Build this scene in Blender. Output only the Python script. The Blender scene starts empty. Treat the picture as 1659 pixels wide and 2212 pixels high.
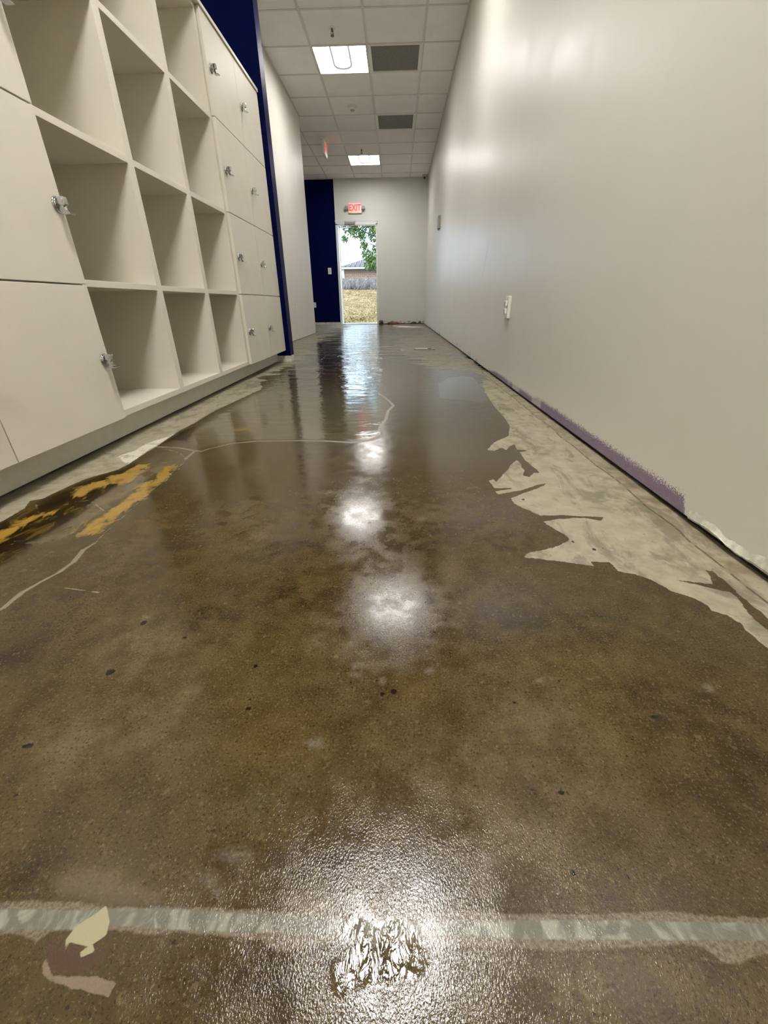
import bpy, bmesh, math, random
import numpy as np
from mathutils import Vector, Matrix
random.seed(7); rng=np.random.default_rng(7)
FD={'dryR':[(0.1771,3.4043),(0.5222,3.2407),(0.548,3.0406),(0.5079,2.4599),(0.4884,2.0955),(0.4862,1.8596),(0.4758,1.7013),(0.4342,1.5593),(0.3667,1.4851),(0.3202,1.3915),(0.3448,1.3816),(0.3775,1.4163),(0.3875,1.3912),(0.4143,1.4367),(0.4325,1.4576),(0.4263,1.396),(0.461,1.3861),(0.4294,1.3669),(0.4257,1.3028),(0.4287,1.2519),(0.4372,1.2042),(0.4389,1.1741),(0.42,1.1741),(0.3972,1.1416),(0.3816,1.1522),(0.3992,1.1965),(0.3951,1.2276),(0.4031,1.2519),(0.3975,1.2855),(0.3717,1.2519),(0.3487,1.2041),(0.3262,1.1666),(0.2911,1.1037),(0.2876,1.124),(0.2718,1.1103),(0.2764,1.0585),(0.3337,1.0587),(0.2736,1.034),(0.2795,1.0163),(0.3502,1.0465),(0.3931,1.0747),(0.4443,1.1008),(0.3789,1.0436),(0.331,1.0108),(0.3057,0.9908),(0.3063,0.9609),(0.32,0.935),(0.3367,0.9151),(0.3542,0.8936),(0.4105,0.8941),(0.5034,0.8855),(0.4868,0.8671),(0.4524,0.8804),(0.4025,0.8777),(0.3484,0.8615),(0.3606,0.8292),(0.3794,0.7969),(0.3805,0.7814),(0.3682,0.7662),(0.332,0.744),(0.3024,0.7332),(0.2799,0.726),(0.261,0.7073),(0.3161,0.6966),(0.3536,0.6875),(0.3885,0.6786),(0.3916,0.6943),(0.4274,0.6916),(0.4287,0.6607),(0.4562,0.6513),(0.4779,0.6326),(0.4955,0.6001),(0.5203,0.5837),(0.5321,0.5625),(0.5294,0.5485),(0.548,0.5376),(0.5568,0.5165),(0.5528,0.5007),(0.5569,0.4652),(0.5733,0.4071),(0.624,0.3459),(0.7543,0.3029),(0.75,0.3),(0.75,7.5),(0.62,7.0),(0.5,6.0),(0.42,5.3),(0.3,4.6),(0.15,4.1)],'wetisl':[(0.5986,0.6646),(0.6081,0.6631),(0.6097,0.6252),(0.6072,0.585),(0.6091,0.5436),(0.6053,0.5266),(0.6111,0.4808),(0.5902,0.4484),(0.5871,0.5035),(0.5852,0.5334),(0.5908,0.5584),(0.5985,0.5852),(0.5945,0.5988),(0.5485,0.6215),(0.5208,0.6338),(0.5823,0.622),(0.5934,0.6467)],'dryL':[(-0.8448,3.6773),(-0.8929,3.2668),(-0.9142,3.0581),(-0.895,2.8124),(-0.8336,2.6501),(-0.8386,2.5294),(-0.8682,2.2837),(-0.8999,1.999),(-0.8988,1.7686),(-0.9084,1.6508),(-0.8999,1.5278),(-0.8923,1.4432),(-0.8921,1.3739),(-0.8903,1.3029),(-0.8872,1.2509),(-0.8933,1.2021),(-0.9063,1.1779),(-0.9293,1.1445),(-0.9467,1.1151),(-0.9521,1.0887),(-0.9622,1.0209),(-0.9653,0.9825),(-0.9925,0.9686),(-0.9686,0.9206),(-0.9649,0.8529),(-0.9747,0.7594),(-0.9853,0.6025),(-1.2,0.4),(-1.2,5.5),(-0.95,5.0),(-0.82,4.6)],'damp':[(-1.0287,3.6577),(-1.057,2.657),(-1.0455,1.9917),(-1.0649,1.6191),(-1.0447,1.382),(-1.0441,1.2103),(-1.0471,1.0278),(-1.0292,0.9167),(-1.0364,0.6981),(-1.3,0.5),(-1.3,4.2)],'white':[(-0.9708,1.3308),(-0.9489,1.4043),(-0.9497,1.4276),(-0.9547,1.4681),(-0.9266,1.5279),(-0.9041,1.6015),(-0.8954,1.5456),(-0.8994,1.4762),(-0.8963,1.3814),(-0.8951,1.3237),(-0.8711,1.2699),(-0.8826,1.2507),(-0.9273,1.2831)],'pud':[(-0.8919,3.4566),(-0.9097,3.2347),(-0.902,2.8978),(-0.8242,2.6178),(-0.8432,2.2112),(-0.8805,1.951),(-0.8523,1.6873),(-0.8097,1.5091),(-0.7242,1.4179),(-0.6325,1.4962),(-0.5319,1.5194),(-0.3884,1.5246),(-0.2795,1.5209),(-0.1703,1.5054),(-0.1008,1.5288),(-0.0643,1.6109),(-0.0513,1.8333),(-0.0331,2.0136),(-0.0783,2.2901),(-0.1106,2.9067),(-0.1415,4.2835),(-0.2047,6.721),(-0.3715,10.831),(-2.0114,11.183),(-1.0571,5.9859),(-0.7277,4.3236),(-0.6977,3.6401)],'pud2':[(0.2702,2.7305),(0.3569,2.9471),(0.4664,3.0439),(0.5283,2.9801),(0.5271,2.6235),(0.4893,2.2171),(0.4423,2.1613),(0.3687,2.2315),(0.2373,2.2827)],'pud3':[(-0.0427,0.1488),(-0.0359,0.1519),(-0.0245,0.1478),(-0.0166,0.1456),(-0.0038,0.1497),(0.0099,0.1501),(0.0188,0.146),(0.0215,0.1388),(0.0253,0.1329),(0.0281,0.1257),(0.0186,0.1189),(0.0003,0.1136),(-0.0267,0.1117),(-0.0423,0.1055),(-0.0498,0.1092),(-0.0508,0.1229),(-0.04,0.1286),(-0.0326,0.1374),(-0.0456,0.1407)],'yel':[[(-0.8798,1.1356),(-0.8617,1.1507),(-0.8488,1.178),(-0.8496,1.2443),(-0.8179,1.2574),(-0.82,1.147),(-0.7995,1.103),(-0.8092,1.082),(-0.8531,1.1028)],[(-0.7197,1.2315),(-0.7377,1.2188),(-0.7375,1.156),(-0.7261,1.1079),(-0.735,1.0686),(-0.7277,0.9893),(-0.7316,0.9516),(-0.7272,0.9016),(-0.7388,0.8583),(-0.7415,0.8223),(-0.7234,0.7918),(-0.6924,0.8019),(-0.7031,0.8586),(-0.6987,0.8982),(-0.691,0.9815),(-0.7013,1.0439),(-0.7058,1.1079),(-0.7131,1.1626)],[(-0.8772,0.9004),(-0.9003,0.8764),(-0.896,0.8357),(-0.896,0.7967),(-0.8879,0.7584),(-0.9015,0.7272),(-0.9321,0.7599),(-0.9247,0.7996),(-0.9119,0.8355),(-0.9084,0.8689)],[(-0.9021,1.0019),(-0.9137,1.0621),(-0.8845,1.1063),(-0.8679,1.1172),(-0.8558,1.0852),(-0.8748,1.0415),(-0.8708,0.9975)],[(-0.6892,1.6785),(-0.6243,1.6923),(-0.6065,1.6495),(-0.6618,1.6293)]],'drk':[[(-0.9591,0.7657),(-0.9585,0.8374),(-0.9609,0.9119),(-0.9579,0.9731),(-0.9444,1.078),(-0.9232,1.1355),(-0.8835,1.198),(-0.8803,1.2487),(-0.866,1.2619),(-0.8224,1.1585),(-0.813,1.0615),(-0.8118,0.9682),(-0.8001,0.8923),(-0.8036,0.8008),(-0.8103,0.7652),(-0.7985,0.7118),(-0.8023,0.6625),(-0.8164,0.5977)],[(-0.8883,1.4743),(-0.8951,1.6382),(-0.8723,1.7095),(-0.7262,1.5964),(-0.6525,1.5509),(-0.7327,1.5207),(-0.7924,1.4912),(-0.8613,1.5214)],[(-0.7743,1.4911),(-0.7494,1.5835),(-0.6711,1.551),(-0.6913,1.5084)]],'olv':[[(-0.9013,0.9943),(-0.9093,1.0578),(-0.8628,1.0852),(-0.8008,1.0683),(-0.7938,1.1471),(-0.7968,1.3075),(-0.7517,1.3313),(-0.7262,1.2618),(-0.7374,1.1782),(-0.7487,1.0685),(-0.75,0.8678),(-0.775,0.7779),(-0.7986,0.7534),(-0.8036,0.8008),(-0.8001,0.8923)]],'crk':[((-0.6914,0.5201),(-0.6843,0.5362),0.0035),((-0.6843,0.5362),(-0.6859,0.5781),0.004),((-0.6859,0.5781),(-0.6767,0.6112),0.003),((-0.6767,0.6112),(-0.6637,0.6445),0.0025),((-0.6637,0.6445),(-0.6615,0.6802),0.0035),((-0.6615,0.6802),(-0.6728,0.7243),0.005),((-0.6728,0.7243),(-0.6665,0.7509),0.0035),((-0.6665,0.7509),(-0.6735,0.7989),0.0018),((-0.6735,0.7989),(-0.6769,0.8629),0.0014),((-0.6769,0.8629),(-0.6892,0.9748),0.0014),((-0.6892,0.9748),(-0.6974,1.1033),0.0014),((-0.6974,1.1033),(-0.7054,1.2023),0.0014),((-0.7054,1.2023),(-0.7082,1.2636),0.0014),((-0.7082,1.2636),(-0.7203,1.3027),0.0014),((-0.7203,1.3027),(-0.7653,1.3589),0.0014),((-0.7653,1.3589),(-0.8366,1.4039),0.0014),((-0.8366,1.4039),(-0.8959,1.4349),0.0014),((-0.8959,1.4349),(-0.961,1.4519),0.0014),((-0.8959,1.4349),(-0.8106,1.4269),0.005),((-0.8106,1.4269),(-0.7282,1.3883),0.006),((-0.7282,1.3883),(-0.6979,1.381),0.006),((-0.6979,1.381),(-0.6852,1.4071),0.004),((-0.6852,1.4071),(-0.6239,1.4729),0.0045),((-0.6239,1.4729),(-0.5268,1.5027),0.005),((-0.5268,1.5027),(-0.3844,1.5066),0.005),((-0.3844,1.5066),(-0.2766,1.503),0.006),((-0.2766,1.503),(-0.168,1.4821),0.008),((-0.168,1.4821),(-0.0997,1.5109),0.01),((-0.0997,1.5109),(-0.0521,1.5783),0.012),((-0.0521,1.5783),(-0.0706,1.6796),0.007),((-0.0706,1.6796),(-0.0471,1.8332),0.007),((-0.0471,1.8332),(-0.0416,1.9847),0.007),((-0.0416,1.9847),(-0.0156,2.1095),0.007),((-0.0156,2.1095),(-0.0607,2.3021),0.007),((-0.0607,2.3021),(-0.104,2.4209),0.007),((-0.7203,1.3027),(-0.7249,1.3811),0.006),((-0.9589,0.9473),(-0.9093,0.8966),0.001),((-0.6165,0.5936),(-0.5421,0.5811),0.0008),((-0.7985,0.9484),(-0.7321,0.8979),0.0014)],'dcr':[((0.2264,2.2466),(0.2307,2.412),0.003),((0.2307,2.412),(0.2702,2.7305),0.003),((0.2702,2.7305),(0.3142,2.872),0.003),((0.3142,2.872),(0.3591,2.9667),0.003),((0.0035,2.1372),(0.2264,2.2466),0.003),((0.2264,2.2466),(0.3766,2.2672),0.003),((0.258,1.9797),(0.2307,2.412),0.002),((0.3084,2.0575),(0.3013,1.712),0.003),((0.3013,1.712),(0.306,1.5143),0.003),((-0.7685,2.2814),(-0.5861,1.6847),0.002),((-0.5139,0.4008),(-0.497,0.3638),0.0005),((-0.497,0.3638),(-0.4955,0.3325),0.0005),((-0.4955,0.3325),(-0.4978,0.3215),0.0005)],'strip':[(-0.3678,0.1479),(-0.2737,0.149),(-0.2464,0.1512),(-0.1814,0.1519),(-0.1162,0.1505),(-0.064,0.1488),(0.0029,0.149),(0.0693,0.1507),(0.1007,0.152),(0.221,0.1544),(0.3656,0.1557),(0.3547,0.1439),(0.3193,0.1451),(0.2146,0.143),(0.0978,0.1407),(0.064,0.142),(-0.0624,0.1394),(-0.1753,0.1389),(-0.2393,0.1401),(-0.2653,0.1372),(-0.3548,0.1344)],'halo':[(-0.37,0.1503),(-0.3236,0.1545),(-0.2691,0.1543),(-0.2508,0.1517),(-0.2265,0.1523),(-0.174,0.1536),(-0.1332,0.1531),(-0.0846,0.1521),(-0.0739,0.1591),(-0.062,0.1609),(-0.053,0.155),(0.0029,0.1534),(0.0585,0.1569),(0.0977,0.1558),(0.1725,0.1576),(0.2325,0.1612),(0.2695,0.1585),(0.3692,0.1595),(0.3522,0.1411),(0.3153,0.1402),(0.2947,0.1371),(0.2721,0.1309),(0.258,0.131),(0.2496,0.1399),(0.2243,0.1406),(0.2049,0.1388),(0.1294,0.1342),(0.0929,0.136),(0.0028,0.135),(-0.0614,0.1334),(-0.0944,0.1286),(-0.1115,0.1349),(-0.1746,0.1375),(-0.201,0.1354),(-0.2376,0.1373),(-0.2865,0.1389),(-0.2945,0.1289),(-0.3133,0.1326),(-0.3535,0.133)],'spill':[(-0.2518,0.1532),(-0.2424,0.1429),(-0.2397,0.1344),(-0.2476,0.1287),(-0.243,0.1248),(-0.252,0.1212),(-0.2549,0.1237),(-0.2505,0.1273),(-0.2677,0.1296),(-0.2676,0.1242),(-0.2717,0.1309),(-0.2688,0.1394),(-0.258,0.147)],'peel':[(-0.2815,0.1199),(-0.2767,0.1124),(-0.2682,0.1077),(-0.2502,0.1058),(-0.2299,0.1027),(-0.2161,0.1008),(-0.2151,0.1079),(-0.2319,0.1111),(-0.2537,0.1105),(-0.2692,0.1114),(-0.2789,0.12)],'rust':[(-0.2879,0.1305),(-0.2686,0.1282),(-0.2328,0.1238),(-0.2344,0.1147),(-0.2619,0.1115),(-0.2729,0.1138)],'khaki':[[(-0.3141,0.1694),(-0.2827,0.1804),(-0.2503,0.1709),(-0.2071,0.1621),(-0.2051,0.1543),(-0.2472,0.1524),(-0.2983,0.1599)],[(-0.0597,0.1594),(-0.064,0.1488),(0.0578,0.1518),(0.0584,0.1563),(0.0029,0.1625),(-0.038,0.1647)]],'ochre':[(-0.1598,0.294,0.06,0.0617),(-0.2078,0.4082,0.073,0.07455),(-0.1322,0.2352,0.0533,0.02635),(0.0285,0.3815,0.0375,0.0223),(-0.2042,0.6136,0.06975,0.0569),(0.256,0.3383,0.0514,0.0576),(0.2212,0.4417,0.0812,0.05345),(-0.5864,0.8454,0.06785,0.0932),(-0.4511,0.7052,0.06855,0.10635)],'dark':[(0.3317,0.3527,0.0524,0.03325),(0.4059,0.3608,0.04105,0.0272),(0.3603,0.2645,0.0492,0.04815),(-0.1976,0.5862,0.1013,0.05325),(-0.2511,0.7255,0.04945,0.0546),(-0.5638,0.4273,0.0631,0.05325),(-0.328,0.1759,0.0346,0.01705),(-0.0746,0.1854,0.03885,0.014),(-0.1045,0.1119,0.05735,0.012),(0.0244,0.7472,0.06965,0.0376),(0.131,0.8079,0.084,0.0529),(0.1863,0.5197,0.11355,0.0667),(-0.3159,0.5227,0.04715,0.03415),(0.4143,0.2903,0.0309,0.10965),(-0.4796,0.7228,0.0499,0.11045),(-0.056,0.1231,0.01475,0.0204),(0.0323,0.1777,0.02515,0.0201)],'light':[(-0.2704,0.3683,0.0219,0.03625),(-0.1104,0.4633,0.03575,0.0192),(-0.3927,0.4488,0.0857,0.05625),(0.1834,0.3245,0.06725,0.07395),(0.1143,0.2239,0.0555,0.03295),(-0.3648,0.3011,0.08435,0.04635),(0.0766,0.283,0.05235,0.05285),(-0.3082,0.7827,0.063,0.08205),(0.1592,0.1186,0.06375,0.0146),(-0.3893,0.8955,0.0702,0.0758),(-0.2673,0.1705,0.034,0.0132),(0.0737,0.8992,0.0344,0.05005)],'green':[(0.3471,0.5814,0.1135,0.07755),(-0.2105,0.4165,0.0605,0.0421),(-0.1432,0.2394,0.04405,0.02685),(0.4604,0.483,0.0706,0.0395),(0.2664,0.6647,0.07185,0.0628)],'pits':[(-0.4081,0.4028,0.00665,0.0057),(-0.4154,0.5031,0.0054,0.0065),(-0.0027,0.3779,0.00495,0.00445),(-0.0176,0.374,0.0037,0.0036),(-0.0741,0.4215,0.00265,0.00255),(-0.0617,0.3918,0.00255,0.00235),(-0.1922,0.3619,0.00245,0.0028),(-0.1913,0.3481,0.00485,0.0027),(-0.4384,0.2932,0.00725,0.0034),(-0.3705,0.2986,0.0028,0.00175),(0.1637,0.1856,0.0038,0.0024),(0.192,0.21,0.00315,0.0019),(0.3238,0.3467,0.00805,0.0039),(0.178,0.2548,0.0064,0.00325),(0.1469,0.2569,0.00445,0.00235),(0.3356,0.9838,0.00545,0.00575),(0.384,0.7702,0.004,0.00485),(0.4163,0.7387,0.0058,0.00545),(-0.3318,0.4721,0.0044,0.00295),(-0.3998,0.2465,0.002,0.00095),(-0.4062,0.2389,0.003,0.0014),(0.2261,0.2979,0.0021,0.00165),(0.2251,0.3989,0.00315,0.0031),(0.1555,0.3639,0.0036,0.00275),(0.0625,0.2966,0.0027,0.0022),(0.0526,0.5643,0.00245,0.0025),(-0.0392,0.1863,0.0017,0.00105),(0.4133,0.2982,0.00265,0.00325),(0.1107,0.2226,0.00185,0.002),(-0.2024,0.4166,0.00405,0.00335),(-0.0637,0.8524,0.00555,0.0046)],'spots':[(-0.0533,0.4219,0.0161,0.0076),(-0.0544,0.4046,0.00845,0.0048),(-0.0946,0.3028,0.01045,0.008),(-0.0189,0.3958,0.0064,0.00625),(0.0482,0.413,0.0059,0.00655),(0.0609,0.8723,0.01235,0.00955),(-0.1533,0.1921,0.01855,0.0058),(-0.1365,0.2691,0.0026,0.0015),(0.4209,0.3921,0.00675,0.0075),(-0.1677,0.1729,0.00845,0.00465),(-0.1575,0.1633,0.00495,0.0044),(0.0895,0.1929,0.01295,0.005),(-0.0864,0.1603,0.0122,0.005),(-0.4188,0.5176,0.00945,0.00565),(0.1983,0.3999,0.00635,0.0047),(-0.8498,0.7588,0.0053,0.0036),(-0.8112,0.7533,0.0084,0.0047),(-0.7336,0.7144,0.004,0.00325),(-0.7197,0.7002,0.00495,0.00315),(-0.789,0.6959,0.00495,0.00345),(-0.7417,0.6466,0.00655,0.0039),(-0.7561,0.6264,0.00275,0.00175),(-0.8398,0.968,0.0076,0.00465),(-0.8507,0.8768,0.0047,0.0037),(-0.6549,0.5808,0.0026,0.00175),(-0.7999,0.7028,0.00295,0.0023),(-0.8502,0.7469,0.00315,0.00235)]}
SC=bpy.context.scene; COL=SC.collection
# ---------------- helpers ----------------
def link(name,me,mats,parent=None,label=None,cat=None,group=None,kind=None,loc=None):
    o=bpy.data.objects.new(name,me); COL.objects.link(o)
    if me is not None:
        for m in (mats if isinstance(mats,(list,tuple)) else [mats]):
            if m is not None: me.materials.append(m)
    if parent: o.parent=parent
    if loc: o.location=loc
    tag(o,label,cat,group,kind); return o
def tag(o,label=None,cat=None,group=None,kind=None):
    if label: o['label']=label
    if cat: o['category']=cat
    if group: o['group']=group
    if kind: o['kind']=kind
def empty(name,loc,label,cat,group=None,kind=None):
    o=bpy.data.objects.new(name,None); COL.objects.link(o); o.location=loc; o.empty_display_size=.05
    tag(o,label,cat,group,kind); return o
class MB:
    def __init__(s): s.bm=bmesh.new(); s.mi=0
    def box(s,x0,x1,y0,y1,z0,z1,bev=0,seg=2,mi=0):
        r=bmesh.ops.create_cube(s.bm,size=1)
        vs=r['verts']
        for v in vs:
            v.co=Vector(((x0+x1)/2+v.co.x*(x1-x0),(y0+y1)/2+v.co.y*(y1-y0),(z0+z1)/2+v.co.z*(z1-z0)))
        fs=set(f for v in vs for f in v.link_faces)
        for f in fs: f.material_index=mi
        if bev>0:
            es=list(set(e for v in vs for e in v.link_edges))
            b=bmesh.ops.bevel(s.bm,geom=es,offset=bev,segments=seg,affect='EDGES',profile=.5)
            for f in b['faces']: f.material_index=mi
        return s
    def cyl(s,c,r,h,axis='z',seg=24,r2=None,mi=0):
        m=Matrix.Translation(c)
        if axis=='x': m=m@Matrix.Rotation(math.pi/2,4,'Y')
        if axis=='y': m=m@Matrix.Rotation(-math.pi/2,4,'X')
        q=bmesh.ops.create_cone(s.bm,cap_ends=True,segments=seg,radius1=r,radius2=r if r2 is None else r2,depth=h,matrix=m)
        for f in set(f for v in q['verts'] for f in v.link_faces): f.material_index=mi; f.smooth=len(f.verts)==4
        return s
    def sph(s,c,r,seg=16,sc=(1,1,1),mi=0):
        m=Matrix.Translation(c)@Matrix.Diagonal((*sc,1))
        q=bmesh.ops.create_uvsphere(s.bm,u_segments=seg,v_segments=seg//2,radius=r,matrix=m)
        for f in set(f for v in q['verts'] for f in v.link_faces): f.material_index=mi; f.smooth=True
        return s
    def tube(s,pts,r,seg=10,mi=0):
        pts=[Vector(p) for p in pts]; rs=r if isinstance(r,(list,tuple)) else [r]*len(pts)
        rings=[]
        for i,p in enumerate(pts):
            d=(pts[min(i+1,len(pts)-1)]-pts[max(i-1,0)]).normalized()
            a=d.cross(Vector((0,0,1)))
            if a.length<1e-3: a=d.cross(Vector((1,0,0)))
            a.normalize(); b=d.cross(a)
            rings.append([s.bm.verts.new(p+rs[i]*(a*math.cos(t)+b*math.sin(t))) for t in [2*math.pi*k/seg for k in range(seg)]])
        for i in range(len(rings)-1):
            for k in range(seg):
                f=s.bm.faces.new((rings[i][k],rings[i][(k+1)%seg],rings[i+1][(k+1)%seg],rings[i+1][k])); f.smooth=True; f.material_index=mi
        for rg in (rings[0],rings[-1]):
            try: s.bm.faces.new(rg).material_index=mi
            except: pass
        return s
    def prism(s,prof,axis,a,b,mi=0):
        # prof: list of 2d points; axis: extrusion axis
        def mk(p,t):
            if axis=='y': return Vector((p[0],t,p[1]))
            if axis=='x': return Vector((t,p[0],p[1]))
            return Vector((p[0],p[1],t))
        A=[s.bm.verts.new(mk(p,a)) for p in prof]; B=[s.bm.verts.new(mk(p,b)) for p in prof]
        n=len(prof); fs=[s.bm.faces.new(A),s.bm.faces.new(B[::-1])]
        for i in range(n): fs.append(s.bm.faces.new((A[i],B[i],B[(i+1)%n],A[(i+1)%n])))
        for f in fs: f.material_index=mi
        return s
    def mesh(s,name):
        bmesh.ops.recalc_face_normals(s.bm,faces=s.bm.faces)
        me=bpy.data.meshes.new(name); s.bm.to_mesh(me); s.bm.free(); return me
def B(name,mat,parent=None,*boxes,bev=0,**kw):
    m=MB()
    for b in boxes: m.box(*b,bev=bev)
    return link(name,m.mesh(name),mat,parent,**kw)
# ---------------- material helpers ----------------
class NT:
    def __init__(s,name):
        s.m=bpy.data.materials.new(name); s.m.use_nodes=True; s.t=s.m.node_tree; s.n=s.t.nodes
        s.bsdf=s.n['Principled BSDF']
    def lk(s,a,b): s.t.links.new(a,b)
    def inp(s,sock,v):
        if hasattr(v,'is_output') or isinstance(v,bpy.types.NodeSocket): s.lk(v,sock)
        else: sock.default_value=v
    def pos(s):
        g=s.n.new('ShaderNodeNewGeometry'); return g.outputs['Position']
    def obj(s):
        g=s.n.new('ShaderNodeTexCoord'); return g.outputs['Object']
    def mapv(s,v,scale):
        q=s.n.new('ShaderNodeVectorMath'); q.operation='MULTIPLY'; s.lk(v,q.inputs[0]); q.inputs[1].default_value=scale; return q.outputs[0]
    def noise(s,v,scale,detail=3,rough=.55,dist=0):
        q=s.n.new('ShaderNodeTexNoise'); s.lk(v,q.inputs['Vector']); q.inputs['Scale'].default_value=scale
        q.inputs['Detail'].default_value=detail; q.inputs['Roughness'].default_value=rough; q.inputs['Distortion'].default_value=dist
        return q.outputs[0]
    def math(s,op,a,b=0.,c=None,clamp=False):
        q=s.n.new('ShaderNodeMath'); q.operation=op; q.use_clamp=clamp; s.inp(q.inputs[0],a); s.inp(q.inputs[1],b)
        if c is not None: s.inp(q.inputs[2],c)
        return q.outputs[0]
    def mr(s,v,a,b,c=0.,d=1.,smooth=True):
        q=s.n.new('ShaderNodeMapRange'); q.interpolation_type='SMOOTHSTEP' if smooth else 'LINEAR'
        s.inp(q.inputs[0],v); s.inp(q.inputs[1],a); s.inp(q.inputs[2],b); s.inp(q.inputs[3],c); s.inp(q.inputs[4],d); return q.outputs[0]
    def mix(s,f,a,b,mode='MIX'):
        q=s.n.new('ShaderNodeMix'); q.data_type='RGBA'; q.blend_type=mode; s.inp(q.inputs[0],f)
        for sk,v in ((q.inputs[6],a),(q.inputs[7],b)):
            if isinstance(v,(tuple,list)): sk.default_value=(*v[:3],1)
            else: s.lk(v,sk)
        return q.outputs[2]
    def mixf(s,f,a,b):
        q=s.n.new('ShaderNodeMix'); q.data_type='FLOAT'; s.inp(q.inputs[0],f); s.inp(q.inputs[2],a); s.inp(q.inputs[3],b); return q.outputs[0]
    def attr(s,name):
        q=s.n.new('ShaderNodeAttribute'); q.attribute_name=name; return q.outputs['Fac']
    def xyz(s,v):
        q=s.n.new('ShaderNodeSeparateXYZ'); s.lk(v,q.inputs[0]); return q.outputs
    def comb(s,x,y,z):
        q=s.n.new('ShaderNodeCombineXYZ'); s.inp(q.inputs[0],x); s.inp(q.inputs[1],y); s.inp(q.inputs[2],z); return q.outputs[0]
    def bump(s,h,dist=1.,strength=1.):
        q=s.n.new('ShaderNodeBump'); s.lk(h,q.inputs['Height']); q.inputs['Distance'].default_value=dist; q.inputs['Strength'].default_value=strength
        s.lk(q.outputs[0],s.bsdf.inputs['Normal']); return q
    def set(s,**k):
        names={'col':'Base Color','rough':'Roughness','metal':'Metallic','spec':'Specular IOR Level','ior':'IOR','em':'Emission Color','ems':'Emission Strength','tr':'Transmission Weight','coat':'Coat Weight','alpha':'Alpha'}
        for a,v in k.items():
            sk=s.bsdf.inputs[names[a]]
            if isinstance(v,(tuple,list)): sk.default_value=(*v[:3],1)
            else: s.inp(sk,v)
        return s
def simple(name,col,rough=.5,metal=0,var=.04,scale=30,bump=0,bscale=200,spec=.5):
    t=NT(name); p=t.obj(); n=t.noise(p,scale,4)
    f=t.mr(n,.3,.7,0,1)
    c=t.mix(f,tuple(x*(1-var) for x in col),tuple(min(1,x*(1+var)) for x in col))
    t.set(col=c,rough=rough,metal=metal,spec=spec)
    if bump: t.bump(t.noise(p,bscale,2),bump)
    return t.m
def emis(name,col,strength,base=(.8,.8,.8)):
    t=NT(name); t.set(col=base,rough=.4,em=col,ems=strength); return t.m
WARM=(1.0,.96,.925)
M={}
M['lam']=simple('white_laminate',(.71,.68,.59),.42,var=.015,scale=8,bump=.00004,bscale=350)
M['lam_in']=simple('white_laminate_inside',(.71,.68,.56),.5,var=.01)
M['plinth']=simple('grey_plinth',(.80,.79,.73),.5,var=.03)
M['chrome']=simple('chrome',(.60,.60,.61),.13,1,var=.02)
M['chrome_dark']=simple('brushed_steel',(.42,.41,.39),.32,1,var=.08)
M['blue']=simple('navy_paint',(.0002,.0022,.040),.42,var=.10,scale=12,bump=.00012,bscale=160,spec=.05)
M['tile']=None
M['alu']=simple('white_aluminium',(.78,.79,.80),.35,var=.02)
M['plastic']=simple('white_plastic',(.78,.77,.72),.35,var=.02)
M['dark']=simple('dark_recess',(.012,.010,.008),.9,var=.2)
M['darkmetal']=simple('dark_bronze_metal',(.12,.11,.10),.4,.6,var=.1)
M['base_raw']=simple('raw_plaster_strip',(.62,.60,.52),.8,var=.22,scale=45,bump=.001,bscale=60)
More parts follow.
